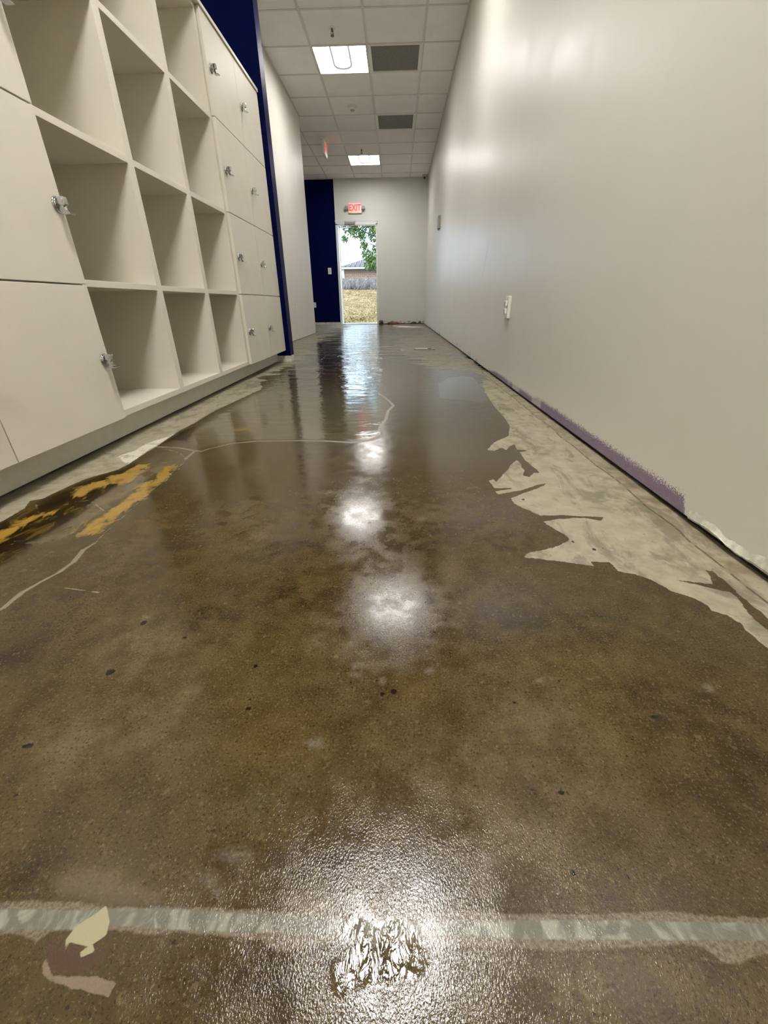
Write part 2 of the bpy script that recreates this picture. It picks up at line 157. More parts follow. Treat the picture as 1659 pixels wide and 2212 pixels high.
# wall paint
def paint(name,col,rough=.5):
    t=NT(name); p=t.pos(); n=t.noise(p,2.2,4)
    c=t.mix(t.mr(n,.3,.7),tuple(x*.975 for x in col),col)
    t.set(col=c,rough=t.mr(t.noise(p,5,3),.3,.7,rough-.04,rough+.05),spec=.3)
    t.bump(t.noise(p,90,3),.00022); return t.m
M['wall']=paint('wall_paint',(.70,.685,.62))
def right_wall():
    t=NT('wall_paint_with_glue_marks'); p=t.pos(); x,y,z=t.xyz(p)
    n=t.noise(p,2.2,4); col=t.mix(t.mr(n,.3,.7),(.685,.665,.60),(.70,.685,.62))
    # purple grey adhesive left by the removed baseboard
    sp=t.noise(p,260,3,.7); st=t.noise(t.mapv(p,(1,26,3)),1.0,4,.7)
    h=t.mr(y,.86,.9,0.,.052); h2=t.mr(y,2.02,2.1,0.,-.012); h3=t.mr(y,2.9,3.3,0.,-.028)
    h=t.math('ADD',t.math('ADD',h,h2),h3)
    h=t.math('ADD',h,t.mr(y,3.0,3.3,0,1)) if False else h
    spike=t.mr(st,.56,.68,0,.055); spike=t.math('MULTIPLY',spike,t.mr(y,3.,4.,.1,1.))
    h=t.math('ADD',h,spike)
    d=t.math('SUBTRACT',h,z); d=t.math('ADD',d,t.math('MULTIPLY',t.math('SUBTRACT',sp,.5),.075))
    gone=t.mr(t.noise(t.mapv(p,(1,1.6,1)),2.0,2),.36,.42)
    m=t.math('MULTIPLY',t.mr(d,-.002,.003),t.mr(gone,0,1,.55,1.))
    pc=t.mix(t.noise(p,120,3),(.16,.12,.19),(.29,.235,.31))
    col=t.mix(m,col,pc)
    # torn white paper edge
    tw=t.math('MULTIPLY',t.mr(y,.83,.87,1,0),t.mr(t.math('ADD',z,t.math('MULTIPLY',t.noise(p,28,4),.03)),.034,.048,1,0))
    col=t.mix(tw,col,t.mix(t.mr(t.noise(t.mapv(p,(1,1,6)),40,3),.45,.6),(.50,.48,.42),(.80,.79,.74)))
    # scuff
    ln=t.math('ABSOLUTE',t.math('SUBTRACT',y,t.mr(z,.63,.9,3.79,3.6,False)))
    sc=t.math('MULTIPLY',t.mr(ln,.004,.012,1,0),t.math('MULTIPLY',t.mr(z,.6,.66),t.mr(z,.86,.92,1,0)))
    col=t.mix(t.math('MULTIPLY',sc,.45),col,(.30,.30,.30))
    t.set(col=col,rough=t.mixf(m,t.mr(t.noise(p,5,3),.3,.7,.35,.41),.8),spec=.45)
    t.bump(t.math('ADD',t.math('MULTIPLY',t.noise(p,90,3),.0002),t.math('MULTIPLY',tw,.0003)),1.)
    return t.m
M['wallR']=right_wall()
def far_wall():
    t=NT('wall_paint_torn_base'); p=t.pos(); x,y,z=t.xyz(p)
    col=t.mix(t.mr(t.noise(p,2.2,4),.3,.7),(.67,.67,.63),(.69,.69,.65))
    n=t.noise(p,14,5,.65)
    d=t.math('SUBTRACT',t.math('MULTIPLY',t.mr(n,.40,.70,0,1),.12),z)
    m=t.mr(d,-.004,.004)
    dc=t.mix(t.mr(t.noise(p,9,3),.4,.6),(.33,.16,.10),(.10,.08,.06)); dc=t.mix(t.mr(t.noise(p,22,3),.5,.6),dc,(.62,.60,.54))
    t.set(col=t.mix(m,col,dc),rough=.45); t.bump(t.noise(p,90,3),.0002); return t.m
M['wallF']=far_wall()
def tilemat():
    t=NT('mineral_fibre_tile'); p=t.pos(); n=t.noise(p,5,4); f=t.noise(p,260,3,.7)
    c=t.mix(t.mr(n,.3,.7),(.88,.85,.82),(.92,.895,.865)); c=t.mix(t.mr(f,.33,.45,.35,0.),c,(.64,.61,.58))
    t.set(col=c,rough=.9,spec=.2); t.bump(f,.0006); return t.m
M['tile']=tilemat()
M['grid']=simple('grid_white',(.64,.615,.585),.45,var=.02)
# ---------------- floor ----------------
H=2.953; XR=.6817; XL=-1.465; YF=11.43; X2=-3.3; YN=-3.2; YW=8.02
def sd_poly(P,poly):
    poly=np.array(poly); n=len(poly); d=np.full(len(P),1e9); ins=np.zeros(len(P),bool)
    for i in range(n):
        a=poly[i]; b=poly[(i+1)%n]; e=b-a; L=e@e
        if L<1e-14: continue
        w=P-a; t=np.clip((w@e)/L,0,1); q=w-t[:,None]*e; d=np.minimum(d,(q*q).sum(1))
        c=((a[1]>P[:,1])!=(b[1]>P[:,1]))
        with np.errstate(divide='ignore',invalid='ignore'):
            xx=a[0]+(P[:,1]-a[1])*(b[0]-a[0])/(b[1]-a[1] if b[1]!=a[1] else 1e-12)
        ins^=c&(P[:,0]<xx)
    d=np.sqrt(d); return np.where(ins,d,-d)
def near_sd(P,poly,pad=.12):
    poly_=np.array(poly); lo=poly_.min(0)-pad; hi=poly_.max(0)+pad
    sel=np.all((P>lo)&(P<hi),axis=1); out=np.full(len(P),-pad); 
    if sel.any(): out[sel]=np.clip(sd_poly(P[sel],poly),-pad,pad)
    return out
def seg_sd(P,segs,pad=.08):
    out=np.full(len(P),-pad)
    for a,b,w in segs:
        a=np.array(a);b=np.array(b); lo=np.minimum(a,b)-pad; hi=np.maximum(a,b)+pad
        s=np.where(np.all((P>lo)&(P<hi),axis=1))[0]
        if len(s)==0: continue
        e=b-a; q=P[s]-a; t=np.clip((q@e)/max(e@e,1e-12),0,1); d=np.linalg.norm(q-t[:,None]*e,axis=1)
        out[s]=np.maximum(out[s],w-d)
    return out
def blob_soft(P,bl):
    out=np.zeros(len(P))
    for x,y,rx,ry in bl:
        q=((P[:,0]-x)/rx)**2+((P[:,1]-y)/ry)**2; out=np.maximum(out,np.exp(-q*.9))
    return out
def blob_sd(P,bl,pad=.03):
    out=np.full(len(P),-pad)
    for x,y,rx,ry in bl:
        R_=min(rx,ry); s=np.where((abs(P[:,0]-x)<rx*4+.03)&(abs(P[:,1]-y)<ry*4+.03))[0]
        q=np.sqrt(((P[s,0]-x)/rx)**2+((P[s,1]-y)/ry)**2); out[s]=np.maximum(out[s],np.clip((1-q)*R_,-pad,pad))
    return out
def axis_steps(f,a,b):
    v=[a]
    while v[-1]<b: v.append(v[-1]+f(v[-1]))
    v[-1]=b; return np.array(v)
def make_floor():
    ys=np.concatenate([np.linspace(YN,.02,30)[:-1],axis_steps(lambda y:max(.0016,.0036*y**1.5),.02,YF+.28)])
    xs=np.concatenate([np.linspace(X2,-1.3,22)[:-1],axis_steps(lambda x:.0017+max(0,abs(x+.02)-.28)*.006,-1.3,XR+.06)])
    nx,ny=len(xs),len(ys)
    X,Y=np.meshgrid(xs,ys); P=np.stack([X.ravel(),Y.ravel()],1)
    me=bpy.data.meshes.new('floor'); nv=nx*ny
    co=np.zeros((nv,3),np.float32); co[:,:2]=P
    idx=np.arange(nv).reshape(ny,nx); a=idx[:-1,:-1].ravel(); f=np.stack([a,a+1,a+nx+1,a+nx],1).astype(np.int32)
    me.vertices.add(nv); me.vertices.foreach_set('co',co.ravel())
    me.loops.add(f.size); me.loops.foreach_set('vertex_index',f.ravel())
    me.polygons.add(len(f)); me.polygons.foreach_set('loop_start',np.arange(0,f.size,4,dtype=np.int32))
    me.update(calc_edges=True)
    def A(name,v):
        at=me.attributes.new(name,'FLOAT','POINT'); at.data.foreach_set('value',v.astype(np.float32))
    dry=np.maximum(near_sd(P,FD['dryR']),near_sd(P,FD['dryL']))
    dry=np.where(near_sd(P,FD['wetisl'])>-.119,np.minimum(dry,-near_sd(P,FD['wetisl'])),dry)
    A('dry',dry); A('damp',near_sd(P,FD['damp'])); A('wht',near_sd(P,FD['white']))
    A('pud',near_sd(P,FD['pud'])); A('pud2',np.maximum(near_sd(P,FD['pud2']),near_sd(P,FD['pud3'])))
    A('yel',np.max([near_sd(P,q) for q in FD['yel']],axis=0)); A('drk',np.max([near_sd(P,q) for q in FD['drk']],axis=0))
    A('olv',np.max([near_sd(P,q) for q in FD['olv']],axis=0))
    A('crk',seg_sd(P,FD['crk'])); A('dcr',seg_sd(P,FD['dcr']))
    for k in ('strip','halo','spill','peel','rust'): A(k,near_sd(P,FD[k],.04))
    A('khk',np.max([near_sd(P,q,.04) for q in FD['khaki']],axis=0))
    for k in ('ochre','dark','light','green'): A(k,blob_soft(P,FD[k]))
    A('pits',blob_sd(P,FD['pits'])); A('spots',blob_sd(P,FD['spots']))
    return me
FK=.56
def floor_mat():
    t=NT('wet_concrete_floor'); p=t.pos(); x,y,z=t.xyz(p)
    nL=t.noise(p,3.5,5,.6); nM=t.noise(p,22,6,.62); nF=t.noise(p,330,4,.7); jag=t.noise(p,70,6,.7); nG=t.noise(p,95,3,.6)
    stv=t.noise(t.mapv(p,(1.3,6.5,1)),1.6,6,.65,.6)
    J=t.math('SUBTRACT',jag,.5)
    J2=t.math('SUBTRACT',t.noise(t.mapv(p,(1.6,.8,1)),16,7,.68,.8),.5)
    def mask(a,soft=.0006,amp=.012,off=0.,amp2=0.): 
        v=t.math('ADD',t.attr(a),t.math('MULTIPLY',J,amp))
        if amp2: v=t.math('ADD',v,t.math('MULTIPLY',J2,amp2))
        if off: v=t.math('ADD',v,off)
        return t.mr(v,-soft,soft)
    # wet concrete
    c=t.mix(t.mr(nM,.32,.68),(.060,.039,.014),(.125,.092,.044))
    c=t.mix(t.mr(nL,.35,.65,0,.5),c,(.078,.058,.028))
    c=t.mix(t.math('MULTIPLY',t.attr('ochre'),.62),c,t.mix(t.mr(nM,.25,.75),(.085,.055,.013),(.145,.098,.030)))
    c=t.mix(t.math('MULTIPLY',t.attr('green'),.5),c,t.mix(nM,(.045,.045,.018),(.095,.088,.045)))
    c=t.mix(t.math('MULTIPLY',t.attr('dark'),t.mr(nM,.28,.75,.75,.15)),c,(.028,.018,.008))
    c=t.mix(t.math('MULTIPLY',t.attr('light'),t.mr(nM,.35,.65,.15,.6)),c,(.19,.16,.105))
    # aggregate specks
    c=t.mix(t.mr(nF,.36,.44,.8,0.),c,(.022,.016,.008))
    c=t.mix(t.mr(nF,.57,.66,0.,.65),c,(.26,.20,.12))
    c=t.mix(t.mr(nG,.60,.68,0.,.35),c,(.24,.19,.12))
    c=t.mix(t.mr(t.noise(p,140,5,.7),.33,.40,.7,0.),c,(.02,.013,.006))
    # far part of the hall, greyer
    c=t.mix(t.mr(y,.6,2.0,0,.72),c,(.092,.074,.043))
    c=t.mix(1.,c,(FK,FK*.95,FK*.74),'MULTIPLY')
    # khaki bed around stains
    c=t.mix(t.math('MULTIPLY',mask('olv',.02,.02,0,.12),.85),c,t.mix(t.mr(nM,.35,.65),(.085,.062,.028),(.135,.108,.060)))
    c=t.mix(mask('drk',.010,.02,.004,.07),c,t.mix(t.mr(J2,-.03,.13),(.010,.005,.0010),(.060,.038,.006)))
    c=t.mix(t.math('MULTIPLY',mask('yel',.010,.02,.006,.10),t.mr(nM,.3,.5,.45,1.)),c,t.mix(t.mr(nL,.4,.6),(.26,.15,.022),(.26,.18,.055)))
    c=t.mix(t.math('MULTIPLY',mask('khk',.006,.015),.55),c,t.mix(nF,(.07,.054,.033),(.13,.10,.066)))
    c=t.mix(mask('halo',.0012,.006),c,t.mix(t.mr(nF,.35,.65),(.075,.058,.038),(.155,.128,.088)))
    c=t.mix(mask('strip',.0012,.003),c,t.mix(t.mr(t.noise(t.mapv(p,(1.6,1,1)),38,3,.5,1.),.42,.66),(.11,.107,.082),(.225,.225,.18)))
    c=t.mix(mask('rust',.003,.012),c,t.mix(nM,(.035,.017,.009),(.075,.042,.027)))
    c=t.mix(mask('peel',.0006,.006),c,t.mix(nF,(.12,.085,.058),(.18,.14,.10)))
    c=t.mix(mask('spill',.0005,.001),c,(.27,.25,.155))
    c=t.mix(t.math('MULTIPLY',t.mr(t.math('ADD',t.attr('spots'),t.math('MULTIPLY',J,.02)),-.004,.006),t.mr(nF,.3,.7,.25,.7)),c,(.13,.115,.085))
    c=t.mix(t.math('MULTIPLY',mask('crk',.0010,.006,0,.012),.85),c,t.mix(nM,(.15,.13,.09),(.22,.20,.15)))
    c=t.mix(t.math('MULTIPLY',mask('dcr',.001,.002),.6),c,(.05,.04,.028))
    c=t.mix(t.math('MULTIPLY',t.math('MULTIPLY',t.mr(t.attr('pud'),-.02,.04),t.mr(nM,.3,.7,.75,.35)),t.mr(y,2.2,3.2,1,.0)),c,(.115,.10,.055))
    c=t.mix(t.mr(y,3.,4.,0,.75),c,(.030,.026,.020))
    # dry concrete
    d=t.mix(t.mr(nM,.3,.7),(.185,.165,.110),(.31,.285,.205))
    d=t.mix(t.mr(nL,.38,.62,0,.55),d,(.31,.285,.22))
    sm=t.noise(t.mapv(p,(1,.5,1)),9,6,.7,.8)
    d=t.mix(t.mr(sm,.38,.50,.62,0.),d,(.105,.092,.066))
    d=t.mix(t.mr(nG,.27,.33,.8,0.),d,(.06,.05,.034))
    d=t.mix(t.mr(t.noise(p,17,3),.66,.72,0.,.5),d,(.36,.335,.26))
    dampm=t.math('MULTIPLY',mask('damp',.02,.06),.7)
    d=t.mix(dampm,d,t.mix(nM,(.055,.05,.04),(.11,.10,.078)))
    d=t.mix(t.math('MULTIPLY',mask('wht',.003,.02,0,.05),t.mr(nM,.38,.5,.4,1.)),d,(.52,.50,.43))
    # brown rust line next to the right wall
    e=t.math('ADD',x,t.math('MULTIPLY',t.math('SUBTRACT',t.noise(t.mapv(p,(0,1,0)),5,4),.5),.035))
    rl=t.math('MULTIPLY',t.mr(e,.632,.645,0,1),t.mr(nM,.35,.6,.9,.25))
    d=t.mix(t.math('MULTIPLY',rl,.65),d,t.mix(nM,(.10,.062,.032),(.22,.17,.11)))
    line=t.math('MULTIPLY',t.mr(t.math('ABSOLUTE',t.math('SUBTRACT',e,.638)),.001,.004,1,0),t.mr(nM,.42,.5,0,1))
    d=t.mix(t.math('MULTIPLY',line,.8),d,(.05,.035,.02))
    d=t.mix(t.mr(y,2.4,4.6,0,.6),d,t.mix(stv,(.13,.118,.09),(.21,.195,.155)))
    far=t.mr(y,3.9,4.8); side=t.mr(t.math('ABSOLUTE',t.math('SUBTRACT',x,-.52)),.25,.8,-.10,.10)
    fd=t.math('MULTIPLY',far,t.mr(t.math('ADD',stv,side),.50,.56))
    pt=t.math('MULTIPLY',t.mr(t.math('ABSOLUTE',t.math('SUBTRACT',x,.31)),.16,.34,1,0),t.mr(t.math('ABSOLUTE',t.math('SUBTRACT',y,5.0)),.16,.26,1,0))
    fd=t.math('MAXIMUM',fd,pt)
    dd=t.math('ADD',t.math('ADD',t.attr('dry'),t.math('MULTIPLY',J,.010)),t.math('ADD',t.math('MULTIPLY',J2,.012),t.math('MULTIPLY',t.math('SUBTRACT',stv,.56),t.mr(y,2.3,3.6,0,.9))))
    dm=t.math('MAXIMUM',t.mr(dd,-.0008,t.mr(y,1.,4.,.0008,.03)),fd)
    # stray dry flecks near the dry edge
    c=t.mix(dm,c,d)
    c=t.mix(mask('pits',.0008,.010,-.001),c,(.006,.004,.002))
    # water
    pud=t.mr(t.math('ADD',t.attr('pud'),t.math('MULTIPLY',J,.03)),-.01,.02)
    pud2=t.mr(t.math('ADD',t.attr('pud2'),t.math('MULTIPLY',J,.008)),-.003,.004)
    P=t.math('MAXIMUM',pud,pud2); wet=t.math('SUBTRACT',1.,dm,clamp=True)
    rw=t.mr(nL,.35,.65,.075,.12); rw=t.mixf(t.mr(nM,.58,.72,0,.5),rw,.22)
    rw=t.mixf(t.math('MULTIPLY',t.mr(y,.9,1.6),1),rw,t.mr(nM,.3,.7,.13,.22))
    rw=t.mixf(P,rw,.02); rw=t.mixf(far,rw,t.mixf(P,.13,.055))
    rgh=t.mixf(dm,rw,.62)
    crk=mask('crk',.0007,.005); rgh=t.mixf(crk,rgh,.45)
    t.set(col=c,rough=rgh,spec=t.mixf(dm,t.mixf(P,t.mixf(mask('drk',.01,.02,.004,.05),t.mr(y,.7,2.2,.40,.55),.10),.95),.20),ior=1.45)
    # relief: fine film texture near the lens, slow waves on the standing water
    scr=t.math('SUBTRACT',t.noise(t.mapv(p,(1.3,.85,1)),520,2,.55,.5),.5)
    film=t.math('MULTIPLY',scr,t.mixf(P,t.math('MULTIPLY',t.math('ADD',t.mr(y,.35,1.3,.00013,.00005),t.mr(y,.14,.34,.00008,0.)),t.mr(nM,.35,.65,.5,1.7)),.00005))
    w1=t.math('MULTIPLY',t.math('SUBTRACT',t.noise(t.mapv(p,(.8,1.7,1)),3.4,5,.62,.3),.5),t.mr(y,2.0,4.2,.0022,.020))
    w1=t.math('ADD',w1,t.math('MULTIPLY',t.math('SUBTRACT',t.noise(p,16,2,.5),.5),t.mr(y,1.2,3.2,.00025,.0016)))
    w1=t.math('MULTIPLY',w1,t.math('MAXIMUM',pud,far))
    w2=t.math('MULTIPLY',t.math('MULTIPLY',t.math('SUBTRACT',t.noise(t.mapv(p,(1.6,.7,1)),75,3,.5,.8),.5),.0016),t.math('MULTIPLY',pud2,t.mr(y,.5,.6,1,0)))
    w1=t.math('ADD',w1,w2)
    w1=t.math('ADD',w1,t.math('MULTIPLY',t.math('SUBTRACT',t.noise(t.mapv(p,(1,.8,1)),28,2,.5,.5),.5),t.math('MULTIPLY',pud2,t.mr(y,.5,.6,.004,0))))
    h=t.math('ADD',film,w1)
    h=t.math('ADD',h,t.math('MULTIPLY',t.math('MULTIPLY',nM,.0006),dm))
    t.bump(h,1.,1.); return t.m
M['floor']=floor_mat()
link('floor',make_floor(),M['floor'],kind='structure')
# ---------------- room shell ----------------
RW=MB(); RW.box(XR,XR+.12,YN,YF+.12,.014,H+.02); RW.box(XR+.012,XR+.12,YN,YF+.12,-.01,.015,mi=1)
link('wall_right',RW.mesh('wall_right'),[M['wallR'],M['dark']],kind='structure')
LW=MB(); LW.box(XL-.12,XL,YN,YW,.006,H+.02); LW.box(XL-.11,XL-.01,YN,YW-.01,-.01,.007,mi=1)
link('wall_left',LW.mesh('wall_left'),[M['wall'],M['dark']],kind='structure')
B('wall_near',M['wall'],None,(XL,XR,YN-.1,YN,0,H),kind='structure')
# far wall with door opening
DX0,DX1,DZ=-1.435,-.457,2.18
FWm=MB(); FWm.box(DX1,XR+.12,YF,YF+.14,.012,H+.02); FWm.box(DX0,DX1,YF,YF+.14,DZ,H+.02); FWm.box(DX1,XR,YF+.012,YF+.14,-.01,.013,mi=1)
link('wall_far',FWm.mesh('wall_far'),[M['wallF'],M['dark']],kind='structure')
bw=MB(); bw.box(X2-.12,DX0,YF,YF+.14,.055,H+.02); bw.box(X2,DX0,YF+.002,YF+.14,0,.055,mi=1)
link('wall_far_blue',bw.mesh('wall_far_blue'),[M['blue'],M['base_raw']],kind='structure')
B('wall_far_left',M['wall'],None,(X2-.12,X2,YW-.12,YF,0,H+.02),kind='structure')
B('wall_side_room',M['wall'],None,(X2,XL-.12,YW-.12,YW,0,H+.02),kind='structure')
# blue wing wall at the end of the lockers
ww=MB(); ww.box(XL,-.9646,3.927,4.053,.052,H+.02); ww.box(XL,-.9646,3.927,4.053,.0,.052,mi=1)
link('wall_wing',ww.mesh('wall_wing'),[M['blue'],M['base_raw']],kind='structure')
# ceiling tiles and grid
S=.6096; xg=-.3339; yg=5.5733
holes={(-1,1),(-1,7),(0,1),(0,4),(0,-3),(0,-8),(0,-13)}
cm=MB(); gm=MB()
def rect(a,b,c,d):
    return max(a,b),min(c,d)
for i in range(-6,3):
    x0=xg+i*S; x1=x0+S
    for j in range(-15,11):
        y0=yg+j*S; y1=y0+S
        if (i,j) in holes: continue
        ylo=max(y0,YN); yhi=min(y1,YF); xlo=max(x0,X2 if yhi>YW else XL); xhi=min(x1,XR)
        if yhi-ylo<.01 or xhi-xlo<.01: continue
        if xlo<XL and ylo<YW:   # tile row split by the wall end
            if yhi>YW: cm.box(xlo,min(xhi,XL),YW,yhi,H,H+.02)
            if xhi>XL: cm.box(XL,xhi,ylo,yhi,H,H+.02)
        else: cm.box(xlo,xhi,ylo,yhi,H,H+.02)
g=.012
for i in range(-5,3):
    x0=xg+i*S
    if x0<XR: gm.box(x0-g,x0+g,YN if x0>XL else YW,YF,H-.005,H)
for j in range(-14,11):
    y0=yg+j*S
    if YN<y0<YF: gm.box(X2 if y0>YW else XL,XR,y0-g,y0+g,H-.0045,H)
for a in ((XR-.02,XR,YN,YF),(XL,XL+.02,YN,YW),(X2,XR,YF-.02,YF),(X2,X2+.02,YW,YF),(X2,XL,YW,YW+.02)): gm.box(*a,H-.006,H)
co=link('ceiling',cm.mesh('ceiling'),M['tile'],kind='structure')
link('ceiling_grid',gm.mesh('ceiling_grid'),M['grid'],co)
B('ceiling_slab',simple('dark_deck',(.05,.05,.05),.9),co,(X2-.1,XR+.1,YN-.1,YF+.1,H+.30,H+.34))
# ---------------- lights ----------------
LK=43.5/48.
M['lamp']=emis('lit_tube',(1.,.98,.90),.40,(.004,.004,.004)); _b=M['lamp'].node_tree.nodes['Principled BSDF']; _b.inputs['Specular IOR Level'].default_value=0; _b.inputs['Roughness'].default_value=1
M['lampedge']=simple('lamp_edge_grey',(.25,.25,.23),.6)
def troffer(i,j,label,power):
    x0=xg+i*S; y0=yg+j*S
    t=empty('ceiling_light',(x0+S/2,y0+S/2,H),label,'light','recessed square ceiling lights')
    h=S/2; e=.012
    f=MB(); 
    for b in ((-h+.002,-h+.018,-h+.002,h-.002),(h-.018,h-.002,-h+.002,h-.002),(-h+.018,h-.018,-h+.002,-h+.018),(-h+.018,h-.018,h-.018,h-.002)): f.box(*b,-.007,.06)
    link('frame',f.mesh('frame'),M['grid'],t)
    B('lens',emis('lit_lens',WARM,power*LK),t,(-h+.018,h-.018,-h+.018,h-.018,.004,.010))
    pts=[(-.10,-.26,-.001)]+[(-.10,-.26+.05*k,-.001) for k in range(1,8)]
    arc=[(-.10*math.cos(a),.10+.10*math.sin(a),-.001) for a in [math.pi*k/16 for k in range(17)]]
    pts=pts+arc+[(.10,.09-.05*k,-.001) for k in range(0,8)]
    l=MB(); l.tube(pts,.011,8)
    link('u_lamp',l.mesh('u_lamp'),M['lamp'],t)
    return t
troffer(-1,1,'lit square ceiling light in front of the nearer grey ceiling grille',34)
troffer(-1,7,'lit square ceiling light farthest away, near the exit door end',40)
troffer(0,-3,'lit square ceiling light above the locker bank, out of the picture',34)
troffer(0,-8,'lit square ceiling light directly above the viewer, out of the picture',72)
troffer(0,-13,'lit square ceiling light behind the viewer, out of the picture',110)
# grilles
def grille_mat():
    t=NT('perforated_grey_metal'); p=t.pos(); 
    v=t.n.new('ShaderNodeTexVoronoi'); t.lk(p,v.inputs['Vector']); v.inputs['Scale'].default_value=180; 
    c=t.mix(t.mr(v.outputs['Distance'],.25,.45),(.05,.05,.045),(.20,.195,.18)); t.set(col=c,rough=.7); return t.m
M['grille']=grille_mat()
def grille(j,label):
    x0=xg; y0=yg+j*S; h=S/2
    t=empty('ceiling_grille',(x0+h,y0+h,H),label,'ceiling vent','return air grilles in the ceiling')
    f=MB()
    for b in ((-h+.004,-h+.04,-h+.004,h-.004),(h-.04,h-.004,-h+.004,h-.004),(-h+.04,h-.04,-h+.004,-h+.03),(-h+.04,h-.04,h-.03,h-.004)): f.box(*b,-.007,.03)
    link('frame',f.mesh('frame'),M['plastic'],t)
    B('perforated_panel',M['grille'],t,(-h+.035,h-.035,-h+.025,h-.025,.002,.006))
grille(1,'grey perforated ceiling grille in white frame beside the nearer ceiling light')
grille(4,'grey perforated ceiling grille farther along, alone between the two lights')
# sprinklers
def sprinkler(x,y,label):
    t=empty('sprinkler_head',(x,y,H),label,'sprinkler','ceiling sprinkler heads')
    a=MB(); a.cyl((0,0,-.004),.034,.008,r2=.028); link('escutcheon',a.mesh('escutcheon'),M['plastic'],t)
    b=MB(); b.cyl((0,0,-.018),.011,.022); b.tube([(-.012,0,-.028),(-.016,0,-.045),(-.004,0,-.06)],.0035,8); b.tube([(.012,0,-.028),(.016,0,-.045),(.004,0,-.06)],.0035,8)
    b.cyl((0,0,-.045),.004,.035); b.cyl((0,0,-.062),.019,.003,seg=12)
    link('deflector',b.mesh('deflector'),M['darkmetal'],t)
sprinkler(-.665,5.871,'sprinkler head with white ring in front of the nearer ceiling light')
sprinkler(-.647,9.515,'small sprinkler head by the farther ceiling light')
t=empty('smoke_detector',(-.64,7.729,H),'round white smoke detector between the two sprinkler heads','smoke detector')
a=MB(); a.cyl((0,0,-.008),.066,.016,r2=.07); a.cyl((0,0,-.026),.046,.022,r2=.058); link('housing',a.mesh('housing'),M['plastic'],t)
a=MB(); a.cyl((0,0,-.044),.022,.014,r2=.034); link('sensor_cap',a.mesh('sensor_cap'),simple('sensor_grey',(.35,.34,.32),.5),t)
# text helper
def text_mesh(s,size,depth,sx=1):
    cu=bpy.data.curves.new('t','FONT'); cu.body=s; cu.size=size; cu.extrude=depth; cu.align_x='CENTER'; cu.align_y='CENTER'; cu.offset=size*.022
    o=bpy.data.objects.new('t',cu); COL.objects.link(o); bpy.context.view_layer.update()
    me=bpy.data.meshes.new_from_object(o.evaluated_get(bpy.context.evaluated_depsgraph_get())); bpy.data.objects.remove(o)
    for v in me.vertices: v.co.x*=sx
    return me
M['exitface']=emis('exit_face_lit',(1,.30,.24),.62,(.9,.6,.5))
M['exitred']=emis('exit_letters_lit',(1,.03,.045),1.5,(.6,.02,.02))
# exit sign over the door
t=empty('exit_sign',(-.965,YF,2.407),'lit red EXIT sign with two round lamps above the glass door','exit sign')
f=MB(); f.box(-.155,.155,-.045,0,-.10,.105,bev=.02,seg=3); link('housing',f.mesh('housing'),M['plastic'],t)
B('face',M['exitface'],t,(-.132,.132,-.049,-.044,-.082,.090))
tm=text_mesh('EXIT',.168,.002,.80); o=link('lettering',tm,M['exitred'],t); o.rotation_euler=(math.pi/2,0,0); o.location=(0,-.0515,.004)
for sx in (-1,1):
    a=MB(); a.cyl((sx*.198,-.05,.005),.037,.05,'y',r2=.03); a.cyl((sx*.198,-.080,.005),.036,.012,'y'); a.tube([(sx*.15,-.02,-.02),(sx*.18,-.03,-.012)],.012)
    link('lamp_head',a.mesh('lamp_head'),simple('lamp_head_grey',(.30,.29,.25),.4),t)
# ceiling hung exit sign, edge on
t=empty('exit_sign',(-1.245,9.0,H),'ceiling hung EXIT sign with pink red face seen almost edge on','exit sign')
f=MB(); f.box(-.045,.045,-.16,.16,-.03,0,bev=.008); link('canopy',f.mesh('canopy'),M['plastic'],t)
f=MB(); f.box(-.022,.022,-.155,.155,-.225,-.03,bev=.01); link('housing',f.mesh('housing'),M['plastic'],t)
M['exitdim']=emis('exit_face_dim',(1,.45,.42),.25,(.8,.5,.45))
B('face',M['exitdim'],t,(.020,.0235,-.135,.135,-.208,-.048))
tm=text_mesh('EXIT',.155,.001,.8); o=link('lettering',tm,emis('exit_letters_dim',(1,.10,.12),.45,(.6,.05,.05)),t); o.rotation_euler=(math.pi/2,0,math.pi/2); o.location=(.025,0,-.128)
# ceiling corner camera
t=empty('security_camera',(.60,11.25,H),'small white dome security camera in the far right ceiling corner','camera')
a=MB(); a.cyl((0,0,-.012),.055,.024,r2=.06); a.cyl((.0,.0,-.036),.045,.026,r2=.054); link('housing',a.mesh('housing'),simple('cam_grey',(.45,.44,.41),.4),t)
a=MB(); a.sph((-.006,-.02,-.052),.028); link('lens_dome',a.mesh('lens_dome'),M['darkmetal'],t)
